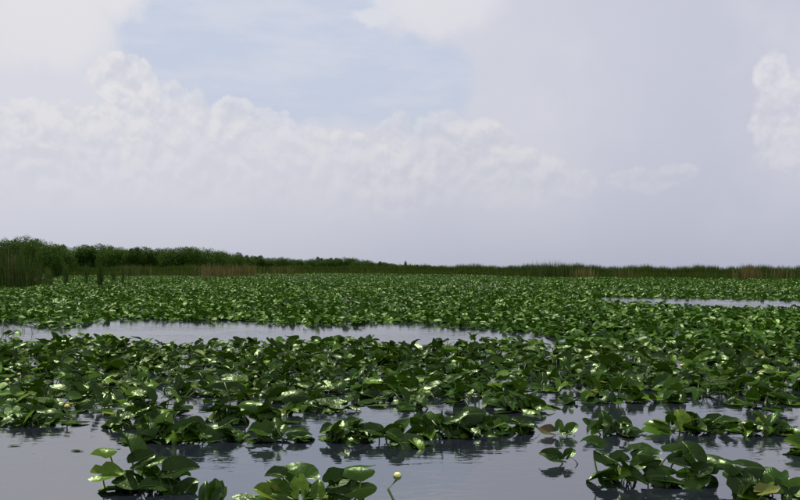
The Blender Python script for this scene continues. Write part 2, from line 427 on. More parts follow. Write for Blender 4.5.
def add_leaf(root, x, y, z, h, p, ro, L, kind, stalk_from=None, tone=None):
    me = random.choice(LEAVES[kind])
    M = Matrix.Translation((x, y, z)) @ rot(h, p, ro) @ Matrix.Diagonal((L, L*random.uniform(.80, 1.12), L, 1))
    o = link('leaf', me, root, M)
    if stalk_from is not None:
        a = Vector(stalk_from); b = Vector((x, y, z)); dv = b-a; ln = dv.length
        S = Matrix.Translation(a) @ dv.to_track_quat('Z', 'X').to_matrix().to_4x4() @ Matrix.Diagonal((1, 1, ln, 1))
        link('stalk', random.choice(STALKS), o, M.inverted() @ S)
    return o
def add_flower(root, x, y, z, size, foot, lean=(0, 0), knee=None):
    Mf = Matrix.Translation((x, y, z)) @ Matrix.Rotation(R(lean[0]), 4, 'Y') @ Matrix.Rotation(R(lean[1]), 4, 'X')
    f = link('flower', PETAL, root, Mf @ Matrix.Scale(size, 4))
    link('sepals', SEPAL, f)
    mb = MB(); fx = Vector(foot)-Vector((x, y, z))
    pts = [fx] + ([Vector(knee)-Vector((x, y, z))] if knee else [fx*0.5+Vector((.01, 0, 0))]) + [Vector((0, 0, 0))]
    mb.tube(pts, [.011, .010, .010], 7)
    s = link('stalk', mb.mesh('stalk', [M_STALK]), f)
    s.matrix_local = (Mf @ Matrix.Scale(size, 4)).inverted() @ Matrix.Translation((x, y, z))
    return f

N_PLANTS = 0
def plant_root(x, y, label, group):
    global N_PLANTS
    N_PLANTS += 1
    o = link('pond_lily', None); o.location = (x, y, 0); o.empty_display_size = .1
    return tag(o, label, 'water plant', group)

def near_plant(px, py, label, n, spread, hmax, leaves=(), flowers=(), tall=.3, group='lily clumps standing in the foreground water', debug=None):
    """px, py: where its middle meets the water.  leaves: (px, py, nearer by m, length, heading, pitch, face to camera, kind)"""
    bx, by = ground(px, py)
    root = plant_root(bx, by, label, group)
    for (lx, ly, dn, L, h, p, face, kind) in leaves:
        d = by-dn
        x = (lx-400)*d/F-bx; z = CAMH-(ly-HOR)*d/F
        ro = face*(1 if math.cos(R(h)) >= 0 else -1)
        add_leaf(root, x, -dn, max(z, .008), h, p, ro, L*.84, kind, (x*.35, -dn*.5, -.12) if z > .04 else None)
    for _ in range(n):
        x, y, z, h, p, ro, L, k = rand_leaf(1.0, hmax, tall)
        x *= spread[0]*1.25; y *= spread[1]; L *= .86; z = z if k == 'flat' and z < .02 else tilt_min(z, p, ro, L)
        add_leaf(root, x, y, z, h, p, ro, L, k, (x*.4, y*.4, -.12) if z > .03 else None)
    # low leaves round the foot hide the stalks and dip into the water
    for q in range(max(2, int(n*.55)) if n > 1 else 0):
        a = 2*math.pi*(q+random.random())/max(2, int(n*.55)); r = random.uniform(.45, 1.05)
        L = random.uniform(.17, .29)
        add_leaf(root, math.cos(a)*r*spread[0]*1.2, math.sin(a)*r*spread[1]*1.2, random.uniform(.005, .05), math.degrees(a)+random.gauss(0, 50), random.gauss(-6, 9), random.gauss(0, 16), L,
                 random.choice(['droop', 'droop', 'fold', 'cup', 'flat']))
    for (fx, fy, dn, s, lean, knee) in flowers:
        d = by-dn; x = (fx-400)*d/F-bx; z = CAMH-(fy-HOR)*d/F
        kn = None
        if knee: kn = ((knee[0]-400)*d/F-bx, -dn, CAMH-(knee[1]-HOR)*d/F)
        foot = ((kn[0]+.07, -dn-.02, -.05) if kn else (x*.9+.02, -dn, -.05))
        add_flower(root, x, -dn, z-s*.45, s, foot, lean, kn)
    return root

# ---- clumps of the foreground, one by one
near_plant(140, 489, 'large lily clump in the bottom left water, one broad leaf lying on its rim', 9, (.28, .10), .13, [
    (103, 474, .10, .33, 8, 4, 40, 'cup'), (108, 449, 0, .30, 172, 8, 12, 'droop'), (130, 450, -.05, .42, 135, 46, -25, 'fold'),
    (139, 461, .05, .27, 20, 25, 50, 'fold'), (153, 463, .0, .22, 25, 12, 35, 'cup'), (132, 482, .1, .30, 200, 5, 25, 'flat'),
    (158, 486, .12, .30, 200, 10, 30, 'fold'), (176, 471, .02, .36, 5, 12, 42, 'fold'), (168, 478, .05, .28, 300, -20, 10, 'droop'),
    (172, 493, .12, .28, 285, -30, 0, 'fold'), (186, 491, .1, .26, 50, 40, 45, 'fold'), (148, 472, .0, .30, 160, 20, 35, 'fold')], tall=.4)
near_plant(212, 500, 'two small upright leaves poking from the water at the bottom edge, left of centre', 1, (.06, .04), .05, [
    (206, 495, 0, .22, 115, 62, 30, 'fold'), (214, 494, 0, .24, 80, 66, 30, 'fold'), (219, 497, .03, .18, 40, 50, 40, 'cup')])
near_plant(305, 500, 'dark lily clump cut by the bottom edge, a yellow bud on a bent stalk', 9, (.34, .10), .12, [
    (302, 477, -.02, .40, 160, 18, 55, 'droop'), (279, 474, 0, .22, 175, 5, 35, 'fold'), (300, 489, .05, .26, 100, 55, 10, 'cup'),
    (361, 468, 0, .36, 176, 3, 24, 'droop'), (352, 478, .03, .20, 260, -60, 0, 'flat'), (335, 481, .05, .30, 30, 15, 45, 'fold'),
    (355, 490, .08, .34, 10, 10, 55, 'droop'), (340, 494, .1, .26, 190, 15, 50, 'fold'), (270, 494, .06, .28, 170, 20, 45, 'fold'),
    (246, 498, .06, .22, 180, 4, 20, 'flat'), (288, 496, .1, .28, 200, 10, 50, 'droop'), (318, 492, .1, .2, 90, 60, 0, 'fold')],
    flowers=[(397, 476, 0, .060, (6, 8), (388, 489))])
near_plant(645, 482, 'big leafy lily clump right of centre with a glossy pale leaf on its near side', 12, (.42, .14), .16, [
    (596, 444, 0, .26, 160, 22, 25, 'fold'), (604, 455, .04, .28, 330, -25, 20, 'droop'), (622, 462, .04, .30, 200, 5, 20, 'fold'),
    (640, 449, -.05, .32, 10, 10, 45, 'droop'), (650, 455, 0, .30, 170, 10, 50, 'droop'), (675, 451, -.04, .36, 20, 12, 45, 'droop'),
    (694, 457, 0, .33, 118, 44, 30, 'fold'), (707, 462, .02, .36, 320, 5, 55, 'droop'), (700, 471, .1, .26, 15, 15, 45, 'cup'),
    (684, 466, .08, .26, 175, 20, 30, 'fold'), (665, 476, .12, .34, 185, 5, 55, 'droop'), (690, 479, .14, .34, 5, 5, 40, 'flat'),
    (630, 472, .08, .30, 190, 5, 45, 'droop'), (640, 464, .02, .26, 20, 25, 30, 'fold')])
near_plant(768, 496, 'lily clump in the bottom right corner with one yellowed leaf and leaning stalks', 7, (.26, .08), .14, [
    (733, 464, 0, .26, 160, 12, 40, 'droop'), (748, 467, -.03, .32, 5, 0, 45, 'droop'), (741, 481, .06, .36, 130, 30, 50, 'droop'),
    (775, 480, .02, .34, 140, 40, 45, 'droop'), (790, 482, .02, .40, 345, -15, 25, 'droop'), (764, 492, .16, .24, 10, 5, 28, 'yellow'),
    (755, 495, .1, .28, 190, 5, 50, 'fold'), (798, 489, .05, .25, 20, 30, 40, 'fold')])
near_plant(618, 434, 'lily clump with one tall upright dark leaf, beside the two small floating clumps', 9, (.24, .12), .14, [
    (603, 427, 0, .26, 165, 20, 30, 'fold'), (606, 424, 0, .32, 108, 56, 30, 'fold'), (630, 430, 0, .30, 10, 10, 30, 'droop'), (590, 425, 0, .2, 150, 35, 30, 'cup')], tall=.35)
near_plant(558, 435, 'small lone lily tuft with a browned leaf tip, farther of two in open water', 0, (.1, .05), .08, [
    (549, 432, 0, .25, 178, 8, 40, 'brown'), (570, 430, 0, .25, 30, 32, 45, 'fold'), (559, 427, -.02, .18, 80, 55, 10, 'cup'), (563, 433, .03, .2, 340, 5, 30, 'flat')])
near_plant(561, 463, 'small lone lily tuft with a white glinting edge, nearer of two in open water', 0, (.1, .05), .08, [
    (553, 456, 0, .25, 165, 18, 55, 'fold'), (568, 455, 0, .20, 35, 30, 45, 'fold'), (560, 460, .03, .18, 200, 5, 40, 'cup')])
near_plant(688, 432, 'row of upright dark leaves standing in the water behind the big clump', 12, (.36, .10), .15, [
    (683, 422, 0, .32, 112, 52, 40, 'fold'), (708, 424, 0, .34, 20, 20, 55, 'droop'), (661, 424, 0, .32, 170, 12, 50, 'droop'), (655, 430, .05, .28, 180, 2, 20, 'flat'), (690, 428, .04, .26, 10, 15, 40, 'fold')], tall=.3)
near_plant(727, 427, 'pale glossy leaves lying beside the upright dark row on the right', 3, (.16, .12), .06, [
    (727, 421, 0, .32, 20, 4, 18, 'cup'), (722, 427, .04, .24, 230, 0, 10, 'flat'), (735, 424, 0, .26, 60, 10, 12, 'cup')], tall=.1)
near_plant(768, 433, 'dark low lily clump at the right standing before the dense belt', 13, (.36, .12), .15, [
    (755, 424, 0, .32, 170, 10, 45, 'droop'), (780, 424, 0, .32, 10, 10, 50, 'droop'), (772, 429, .05, .28, 20, 5, 35, 'flat'), (784, 429, .04, .24, 10, 8, 30, 'cup')])
near_plant(803, 452, 'lily clump half cut off by the right edge', 7, (.16, .10), .12, [(799, 444, 0, .26, 170, 20, 45, 'fold'), (802, 452, .02, .26, 180, 5, 30, 'droop')])
near_plant(280, 441, 'small lily clump of spread leaves with a dark mirrored shape, left of centre', 7, (.22, .08), .10, [
    (263, 431, 0, .34, 168, 15, 40, 'fold'), (295, 431, 0, .32, 6, 6, 32, 'droop'), (276, 426, -.02, .24, 100, 30, 10, 'cup'), (270, 436, .03, .26, 190, 0, 45, 'droop'), (298, 437, .04, .22, 20, 5, 30, 'cup')], tall=.15)
near_plant(212, 440, 'lily clump with long pointed leaves reaching over the water, below the belt', 9, (.26, .10), .12, [
    (215, 428, 0, .36, 8, 8, 40, 'droop'), (203, 433, .03, .34, 178, 8, 45, 'fold'), (226, 424, 0, .26, 20, 30, 30, 'fold'), (196, 426, 0, .3, 150, 30, 35, 'fold')])
near_plant(165, 441, 'thick dark lily clump above the large bottom left one', 17, (.34, .16), .18, [
    (180, 428, 0, .34, 20, 28, 40, 'fold'), (150, 430, 0, .32, 165, 12, 50, 'droop'), (165, 424, -.05, .34, 95, 50, 10, 'fold')], tall=.35)
near_plant(135, 428, 'rounded dark lily mound at the mouth of the narrow water inlet', 17, (.30, .18), .18, [
    (124, 418, 0, .34, 170, 10, 50, 'droop'), (145, 414, 0, .34, 20, 20, 50, 'droop'), (118, 424, 0, .3, 185, 5, 30, 'fold')], tall=.3)
near_plant(30, 424, 'dense lily clump at the left edge spreading into the open water', 18, (.40, .16), .15, [
    (22, 414, 0, .36, 170, 8, 40, 'droop'), (45, 413, 0, .38, 10, 10, 45, 'droop'), (25, 421, .04, .36, 5, 4, 18, 'flat'), (52, 421, .03, .3, 10, 5, 35, 'fold')], tall=.2)
near_plant(46, 416, 'leafy lily clump beside a yellow bud floating at its tip', 10, (.22, .12), .12, [
    (55, 412, 0, .34, 175, 12, 40, 'droop'), (44, 408, 0, .3, 120, 30, 20, 'fold')], flowers=[(67, 407, .30, .065, (0, 0), None)])
near_plant(83, 388, 'single round leaf standing in the narrow water inlet', 1, (.10, .06), .06, [(83, 384, 0, .30, 80, 50, 5, 'flat'), (77, 380, 0, .28, 140, 40, 20, 'fold')])
near_plant(350, 440, 'dark lily clump with a tiny yellow bud touching the water', 10, (.22, .10), .14, [
    (343, 428, 0, .32, 160, 15, 50, 'droop'), (362, 428, 0, .30, 10, 12, 45, 'droop'), (352, 423, -.03, .26, 30, 5, 20, 'cup')], flowers=[(343, 437, .08, .055, (0, 0), None)], tall=.25)
near_plant(385, 441, 'lily clump with yellow green leaves between the bud and the broad pale leaf', 10, (.26, .10), .14, [
    (374, 431, 0, .32, 170, 10, 35, 'fold'), (392, 430, 0, .34, 20, 25, 45, 'droop')], tall=.25)
near_plant(412, 447, 'broad pale round leaf lying on its edge at the front of the central clumps', 2, (.12, .06), .05, [
    (412, 443, .02, .42, 190, 6, 36, 'flat'), (396, 437, 0, .28, 140, 25, 35, 'fold')], tall=.1)
near_plant(438, 436, 'arched dark lily clump behind the broad pale leaf', 15, (.30, .12), .19, [
    (432, 420, 0, .40, 15, 10, 55, 'droop'), (452, 424, 0, .36, 345, -5, 50, 'droop'), (420, 424, 0, .32, 130, 35, 40, 'fold')], tall=.3)
near_plant(478, 434, 'lily clump with one smooth arched leaf near the centre of the open water', 12, (.24, .10), .16, [
    (470, 414, 0, .42, 12, 5, 50, 'droop'), (485, 424, 0, .30, 130, 30, 40, 'fold'), (476, 428, .03, .28, 240, -25, 10, 'cup')], tall=.25)
near_plant(512, 432, 'lily clump ending the central group, its last leaf folded upright', 7, (.20, .08), .13, [
    (503, 423, 0, .32, 170, 14, 40, 'fold'), (519, 424, 0, .30, 20, 10, 60, 'cup'), (495, 426, 0, .3, 150, 25, 40, 'fold')], tall=.2)
near_plant(226, 421, 'tall lily stem with pale torn leaves rising before the belt', 7, (.14, .10), .30, [
    (224, 382, 0, .36, 200, 6, 40, 'droop'), (227, 412, 0, .26, 285, -55, 0, 'cup'), (221, 417, 0, .22, 250, -60, 0, 'fold')], tall=.3)
near_plant(256, 423, 'lily clump with overlapping dark leaves in front of the belt, left of centre', 17, (.32, .14), .18, [
    (252, 405, 0, .36, 170, 10, 45, 'droop'), (266, 412, 0, .34, 15, 12, 50, 'droop')], tall=.25)
near_plant(293, 414, 'dark arched leaf and its mirror image at the edge of the belt', 3, (.16, .08), .12, [
    (292, 396, 0, .42, 5, 4, 55, 'droop'), (298, 404, .02, .36, 185, 2, 40, 'droop')], tall=.1)
near_plant(330, 411, 'lily clump of yellow green floating leaves at the edge of the belt', 10, (.26, .12), .10, [(326, 402, 0, .34, 180, 4, 25, 'flat'), (336, 404, .02, .30, 10, 4, 25, 'flat')], tall=.15)
near_plant(660, 402, 'flat pale leaves at the waterline before the dense belt, right of centre', 7, (.30, .12), .07, [(655, 398, 0, .34, 180, 3, 18, 'flat'), (640, 402, 0, .3, 10, 5, 20, 'flat')], tall=.1)
near_plant(585, 403, 'long flat pale leaf floating beyond the two small tufts', 2, (.26, .10), .08, [(588, 400, 0, .36, 6, 2, 18, 'flat'), (568, 398, 0, .3, 260, -50, 0, 'fold')], tall=.3)
near_plant(524, 411, 'rounded pale leaves beside the open water, at the belt behind the central group', 9, (.20, .12), .12, [(526, 407, 0, .36, 15, 4, 30, 'cup'), (506, 402, 0, .24, 100, 40, 10, 'fold')], tall=.2)
def curled_leaf():
    root = near_plant(721, 391, 'pale round leaf framed by a curled brown rim at the edge of the belt', 3, (.16, .10), .06, [(721, 383, 0, .34, 10, 5, 26, 'flat'), (731, 386, 0, .26, 20, 8, 25, 'cup')], tall=.1)
    mb = MB(); pts = []
    for k in range(15):
        a = R(-20+k*17); pts.append((-.02+.155*math.cos(a), -.02*math.sin(a), .085+.085*math.sin(a)))
    mb.tube(pts, [.004]+[.011]*13+[.004], 6)
    link('curled_rim', mb.mesh('curled_rim', [M_BARK]), root)
curled_leaf()
N_FRONT = N_PLANTS

# ------------------------------------------------------------------ open water in the lily field, as ground polygons read from the photograph
def poly_mask(px, py, poly):
    x0 = np.array([p[0] for p in poly], float); y0 = np.array([p[1] for p in poly], float)
    x1 = np.roll(x0, -1); y1 = np.roll(y0, -1); ins = np.zeros(np.shape(px), bool)
    for a, b, c, d in zip(x0, y0, x1, y1):
        if b == d: continue
        cr = ((b > py) != (d > py)) & (px < (c-a)*(py-b)/(d-b)+a); ins ^= cr
    return ins
CHANNEL = [(-150, 321), (0, 323.5), (30, 320.5), (46, 327), (62, 329), (85, 324), (98, 319), (140, 318.5), (200, 321), (240, 320), (322, 325), (400, 321), (480, 328), (540, 333), (572, 340),
           (566, 349), (540, 348), (510, 344), (480, 345), (440, 349), (400, 348), (375, 346), (330, 341), (300, 346), (220, 349), (150, 346), (100, 339), (60, 343), (40, 347), (0, 341), (-150, 338)]
STRIP = [(600, 296.6), (700, 298.5), (800, 300.5), (950, 302), (950, 312), (800, 310), (720, 308), (660, 304.5), (604, 301.5)]
FRONT = [(-150, 425), (0, 421), (56, 416), (70, 400), (74, 384), (82, 374), (94, 374), (104, 388), (110, 408), (124, 417), (152, 418), (170, 408), (182, 403), (215, 401), (228, 396), (240, 398), (248, 407),
         (272, 408), (284, 404), (330, 404), (340, 408), (368, 408), (380, 400), (386, 394), (400, 394), (408, 402), (416, 409), (436, 408), (444, 400), (462, 402), (472, 409), (500, 410), (520, 408), (534, 398),
         (548, 391), (566, 392), (600, 398), (640, 403), (690, 397), (712, 390), (730, 389), (740, 402), (770, 410), (790, 402), (815, 404), (950, 410)]
FX = np.array([p[0] for p in FRONT], float); FY = np.array([p[1] for p in FRONT], float)
NOTCH = [[(28, 388), (30, 379), (40, 379), (46, 390), (38, 396)], [(224, 398), (226, 390), (246, 388), (250, 396)], [(450, 403), (455, 396), (465, 396), (468, 404)]]
def allowed(x, y):
    px = 400+F*x/y; py = HOR+F*CAMH/y
    ok = (y < edge_dist(px)+2.0) & (py < np.interp(px, FX, FY))
    jx = px+3*np.sin(py*0.9+px*.13); jy = py+1.2*np.sin(px*0.23)*np.clip((py-290)/40, .2, 1)
    ok &= ~poly_mask(jx, jy, CHANNEL) & ~poly_mask(jx, jy, STRIP)
    for nt in NOTCH: ok &= ~poly_mask(px, py, nt)
    return ok

# ---- plants of the belts by dart throwing, nearest first
def darts(d0, d1, rmin, tries):
    cell = rmin/1.4143; grid = {}; out = []
    dd = np.sqrt(rng.uniform(d0*d0, d1*d1, tries)); xx = rng.uniform(-1, 1, tries)*(0.4662*dd*1.10+1.0)
    ok = allowed(xx, dd)
    for x, y in zip(xx[ok], dd[ok]):
        i, j = int(x//cell), int(y//cell); good = True
        for a in range(i-2, i+3):
            for b in range(j-2, j+3):
                q = grid.get((a, b))
                if q and (q[0]-x)**2+(q[1]-y)**2 < rmin*rmin: good = False; break
            if not good: break
        if good: grid[(i, j)] = (x, y); out.append((x, y))
    return out
belt = sorted(darts(9.0, 34.0, .50, 14000), key=lambda p: p[1])
in_view = lambda x, y: -8 < 400+F*x/y < 808
def zone_label(px, py, y):
    f = float(np.interp(px, FX, FY))
    row = ('at the front' if py > f-9 else 'in the middle' if py > 362 else 'towards the rear')
    c = ['at the far left', 'behind the inlet', 'left of centre', 'left of mid-photo', 'right of mid-photo', 'right of centre', 'well to the right', 'at the far right']
    k = min(7, max(0, int(px//100)))
    where = c[k]
    return f'{row} of the belt, {where}'
mass_leaves = []          # leaves that only read as one mass: (x, y, z, head, pitch, roll, L)
flower_at = {(10, 0)}
belt_zones = {}
for i, (x, y) in enumerate(belt):
    clump = .8+.5*mnoise.noise(Vector((x*.35, y*.35, 1.7)))
    n = max(6, int(round(random.gauss(11.0, 1.6)*(.8+.35*clump))))
    hm = random.uniform(.08, .17)*(0.75+.5*clump)
    leaves = [rand_leaf(.44, hm, .07) for _ in range(n)]
    if in_view(x, y) and N_PLANTS < 300:
        px, py = to_px(x, y)
        lb = zone_label(px, py, y); bud = random.random() < .055
        root = plant_root(x, y, 'lily plant '+lb, 'lily plants in the belt, '+lb.replace(' of the belt', ''))
        belt_zones.setdefault(lb, []).append((px, root, bud))
        mb = MB()
        for (lx, ly, z, h, p, ro, L, k) in leaves:
            z = z if k == 'flat' and z < .02 else tilt_min(z, p, ro, L)
            add_leaf(root, lx, ly, z, h, p, ro, L, k)
            if z > .05: mb.tube([(lx*.4, ly*.4, -.05), (lx*.75, ly*.75, z*.55), (lx, ly, z)], [.008, .007, .006], 4)
        if mb.v: tag(link('stalks', mb.mesh('stalks', [M_STALK]), root), kind='stuff')
        if bud:
            fx, fy = random.uniform(-.25, .25), random.uniform(-.3, .1)
            add_flower(root, fx, fy, hm+random.uniform(.03, .10), random.uniform(.045, .062), (fx*.6, fy*.6, -.05), (random.uniform(-15, 15), 0))
    else:
        for (lx, ly, z, h, p, ro, L, k) in leaves:
            z = z if k == 'flat' and z < .02 else tilt_min(z, p, ro, L)
            mass_leaves.append((x+lx, y+ly, z, h, p, ro, L))

ORD = 'first second third fourth fifth sixth seventh eighth ninth tenth eleventh twelfth thirteenth fourteenth fifteenth sixteenth seventeenth eighteenth nineteenth twentieth'.split()
def ordinal(k):
    if k < 20: return ORD[k]
    t = {2: 'twenty', 3: 'thirty', 4: 'forty', 5: 'fifty'}[(k+1)//10]
    return t+'-'+ORD[k % 10] if (k+1) % 10 else {20: 'twentieth', 30: 'thirtieth', 40: 'fortieth', 50: 'fiftieth'}[k+1]
for lb, members in belt_zones.items():
    for k, (px, root, bud) in enumerate(sorted(members, key=lambda m: m[0])):
        root['label'] = f'{ordinal(k)} {"budded " if bud else ""}lily plant from left, {lb}' if len(members) > 1 else f'lone lily plant {lb}'

# ---- the far lily field: one mass of leaves
def far_leaves(d0, d1, dens, size):
    n = int(0.4662*1.10*(d1*d1-d0*d0)*dens)
    d = np.sqrt(rng.uniform(d0*d0, d1*d1, n)); x = rng.uniform(-1, 1, n)*(0.4662*d*1.10+1.0)
    patch = np.sin(x*.21+1.7*np.sin(d*.083))*np.sin(d*.13+1.3*np.cos(x*.11))
    ok = allowed(x, d) & (rng.random(n) < .80+.35*patch); x, d, patch = x[ok], d[ok], patch[ok]; n = len(x)
    t = rng.random(n); h = rng.uniform(0, 360, n); L = rng.triangular(.15, .28, .37, n)*size
    cl = np.sin(x*.9+np.sin(d*.31)*2)*np.sin(d*.5+np.cos(x*.4)*2)
    hm = (.13+.05*cl+.05*patch)
    z = np.where(t < .34, .015, rng.uniform(.25, 1.0, n)*hm)
    p = np.where(t < .34, rng.normal(2, 4, n), np.where(t < .43, rng.uniform(20, 55, n), np.where(t < .8, rng.normal(6, 17, n), rng.uniform(-40, 0, n))))
    ro = np.where(t < .34, rng.normal(0, 5, n), rng.normal(0, 24, n))
    need = L*np.maximum(.62*np.sin(np.radians(np.maximum(-p, 0))), .36*np.sin(np.radians(np.maximum(p, 0))))*.55+.18*L*np.abs(np.sin(np.radians(ro)))
    z = np.where(t < .34, z, np.maximum(z, need))
    return np.column_stack([x, d, z, h, p, ro, L])
OUT_MID = np.array([(0.64, 0), (.50, .16), (.25, .29), (-.05, .345), (-.30, .26), (-.36, .10), (-.06, .0), (-.36, -.10), (-.30, -.26), (-.05, -.345), (.25, -.29), (.50, -.16)])
OUT_FAR = np.array([(0.62, 0), (.22, .31), (-.30, .27), (-.12, 0), (-.30, -.27), (.22, -.31)])
def leaf_batch(A, outline, V, FI, CT, TN, MI, base, fold_sd=.28):
    n = len(A); m = len(outline)
    x, d, z, h, p, ro, L = A.T
    ch, sh = np.cos(np.radians(h)), np.sin(np.radians(h)); cp, sp = np.cos(np.radians(p)), np.sin(np.radians(p)); cr, sr = np.cos(np.radians(ro)), np.sin(np.radians(ro))
    pts = np.vstack([[(0.05, 0)], outline]); k = len(pts)
    fold = rng.normal(.18, fold_sd, n); wv = rng.uniform(0, .05, n); ph = rng.uniform(0, 6.3, n); cv = rng.normal(-.1, .25, n)
    lx = np.broadcast_to(pts[:, 0], (n, k)); ly = np.broadcast_to(pts[:, 1], (n, k))
    lz = fold[:, None]*np.abs(ly)+cv[:, None]*lx*np.abs(lx)+wv[:, None]*np.sin(3*np.arctan2(ly, lx)+ph[:, None])*(lx*lx+ly*ly)*4
    jx = 1+rng.normal(0, .05, (n, k))
    lx = lx*jx*L[:, None]; ly = ly*jx*L[:, None]; lz = lz*L[:, None]
    # roll, pitch, heading
    y1 = ly*cr[:, None]-lz*sr[:, None]; z1 = ly*sr[:, None]+lz*cr[:, None]
    x2 = lx*cp[:, None]-z1*sp[:, None]; z2 = lx*sp[:, None]+z1*cp[:, None]
    x3 = x2*ch[:, None]-y1*sh[:, None]; y3 = x2*sh[:, None]+y1*ch[:, None]
    W = np.stack([x3+x[:, None], y3+d[:, None], z2+z[:, None]], -1).reshape(-1, 3)
    i = np.arange(m); tri = np.column_stack([np.zeros(m, int), 1+i, 1+(i+1) % m])
    fi = (base+np.arange(n)[:, None, None]*k+tri[None]).reshape(-1)
    V.append(W); FI.append(fi); CT.append(np.full(n*m, 3)); TN.append(np.repeat(np.clip(rng.random(n)*.86+.12*np.sin(x*.33+1.2*np.sin(d*.12))*np.sin(d*.19)+.05, 0, 1), k)); MI.append(np.zeros(n*m, int))
    return base+n*k
def build_mass():
    V, FI, CT, TN, MI = [], [], [], [], []; base = 0
    ml = np.array(mass_leaves)
    base = leaf_batch(ml, OUT_MID, V, FI, CT, TN, MI, base)
    base = leaf_batch(far_leaves(34, 62, 20, 1.0), OUT_MID, V, FI, CT, TN, MI, base)
    base = leaf_batch(far_leaves(62, 120, 9, 1.05), OUT_FAR, V, FI, CT, TN, MI, base)
    base = leaf_batch(far_leaves(120, 300, 2.6, 1.15), OUT_FAR, V, FI, CT, TN, MI, base)
    # yellow buds sprinkled over the field
    nb = 90
    d = np.sqrt(rng.uniform(22**2, 80**2, nb)); x = rng.uniform(-1, 1, nb)*.5*d; ok = allowed(x, d); x, d = x[ok], d[ok]; nb = len(x)
    O = np.array([(1, 0, 0), (0, 1, 0), (-1, 0, 0), (0, -1, 0), (0, 0, 1.1), (0, 0, -1)])*.032
    W = (O[None]+np.stack([x, d, rng.uniform(.16, .32, nb)], -1)[:, None]).reshape(-1, 3)
    t = np.array([(0, 1, 4), (1, 2, 4), (2, 3, 4), (3, 0, 4), (1, 0, 5), (2, 1, 5), (3, 2, 5), (0, 3, 5)])
    FI.append((base+np.arange(nb)[:, None, None]*6+t[None]).reshape(-1)); V.append(W); CT.append(np.full(nb*8, 3)); TN.append(np.full(nb*6, .5)); MI.append(np.ones(nb*8, int))
    me = mesh_np('lily_field', np.concatenate(V), np.concatenate(FI), np.concatenate(CT), [M_MASS, M_YELLOW], True, np.concatenate(MI), [('tone', 'FLOAT', 'POINT', np.concatenate(TN))])
    o = link('lily_foliage', me)
    tag(o, 'far field of lily leaves covering the water as far as the reeds', 'lily pads', kind='stuff')
build_mass()

# ------------------------------------------------------------------ trees and shrubs on the far bank
def crown_mesh(seed, lobes, n, size, sparse=False):
    r = np.random.default_rng(seed); V = []; T = []
    w = np.array([a*b*c for (_, _, _, a, b, c) in lobes])**.7; w /= w.sum()
    pick = r.choice(len(lobes), n, p=w); L = np.array(lobes)[pick]
    dirn = r.normal(size=(n, 3)); dirn /= np.linalg.norm(dirn, axis=1)[:, None]
    rad = r.random(n)**(1/3.2)*(.90+.12*r.random(n))
    # lumpy outline: twig clumps push out of the lobe
    lump = 1+.09*np.sin(dirn[:, 0]*7+seed)*np.sin(dirn[:, 1]*6+seed*2)+.07*np.sin(dirn[:, 2]*9+dirn[:, 0]*5+seed)
    C = L[:, :3]+dirn*L[:, 3:]*(rad*lump)[:, None]
    C[:, 2] = np.maximum(C[:, 2], .02)
    keep = np.sin(C[:, 0]*9+seed)*np.sin(C[:, 1]*8+seed)*np.sin(C[:, 2]*10+seed*3) > (-.8 if not sparse else -.15)
    C = C[keep]; n = len(C)
    nrm = dirn[keep]*.6+np.array([0, 0, .5])+r.normal(0, .55, (n, 3)); nrm /= np.linalg.norm(nrm, axis=1)[:, None]
    a = np.cross(nrm, r.normal(size=(n, 3))); a /= np.linalg.norm(a, axis=1)[:, None]; b = np.cross(nrm, a)
    s = size*r.uniform(.6, 1.35, n)[:, None]
    quad = np.stack([C-a*s*.9, C+b*s*.45+nrm*s*.15, C+a*s*.9, C-b*s*.45+nrm*s*.15], 1).reshape(-1, 3)
    tone = np.repeat(np.clip(r.normal(.45, .22, n), 0, 1), 4)
    return mesh_np('crown', quad, np.arange(4*n), np.full(n, 4), [M_CROWN], False, None, [('tone', 'FLOAT', 'POINT', tone)])
def trunk_mesh(seed, lobes, k=1.0):
    r = random.Random(seed); mb = MB()
    for (x, y, z, a, b, c) in lobes:
        foot = (x*.25+r.uniform(-.05, .05), y*.25, -.03)
        mid = (x*.6+r.uniform(-.06, .06), y*.6, z*.5)
        mb.tube([foot, mid, (x, y, z), (x+r.uniform(-.1, .1), y, z+c*.7)], [.022*k, .016*k, .010*k, .004*k], 6)
        for _ in range(3):
            e = (x+r.uniform(-1, 1)*a*.8, y+r.uniform(-1, 1)*b*.8, z+r.uniform(-.2, .8)*c)
            mb.tube([mid, ((x+e[0])/2, (y+e[1])/2, (z+e[2])/2), e], [.010*k, .007*k, .003*k], 5)
    return mb.mesh('trunk', [M_BARK])
# unit trees: one unit tall, about 1.1 wide
FORMS = {}
def form(name, seed, lobes, n, size, sparse=False): FORMS[name] = (crown_mesh(seed, lobes, n, size, sparse), trunk_mesh(seed, lobes, .45 if sparse else 1.0))
form('round', 3, [(0, 0, .62, .42, .42, .36), (-.32, .05, .42, .32, .35, .34), (.33, -.05, .40, .32, .35, .33), (.05, -.2, .30, .5, .35, .28)], 10500, .024)
form('broad', 5, [(-.15, 0, .60, .38, .4, .36), (.28, .05, .55, .36, .38, .34), (-.45, 0, .38, .30, .35, .32), (.55, 0, .36, .28, .35, .30), (0, -.2, .25, .6, .35, .24)], 11500, .024)
form('tall', 8, [(0, 0, .74, .30, .3, .26), (-.14, 0, .50, .36, .36, .30), (.18, .05, .46, .34, .36, .32), (0, -.12, .24, .42, .35, .24)], 9500, .024)
form('low', 13, [(0, 0, .55, .5, .45, .36), (-.45, 0, .46, .38, .4, .36), (.45, 0, .50, .36, .4, .40), (0, -.2, .25, .75, .4, .25)], 11000, .025)
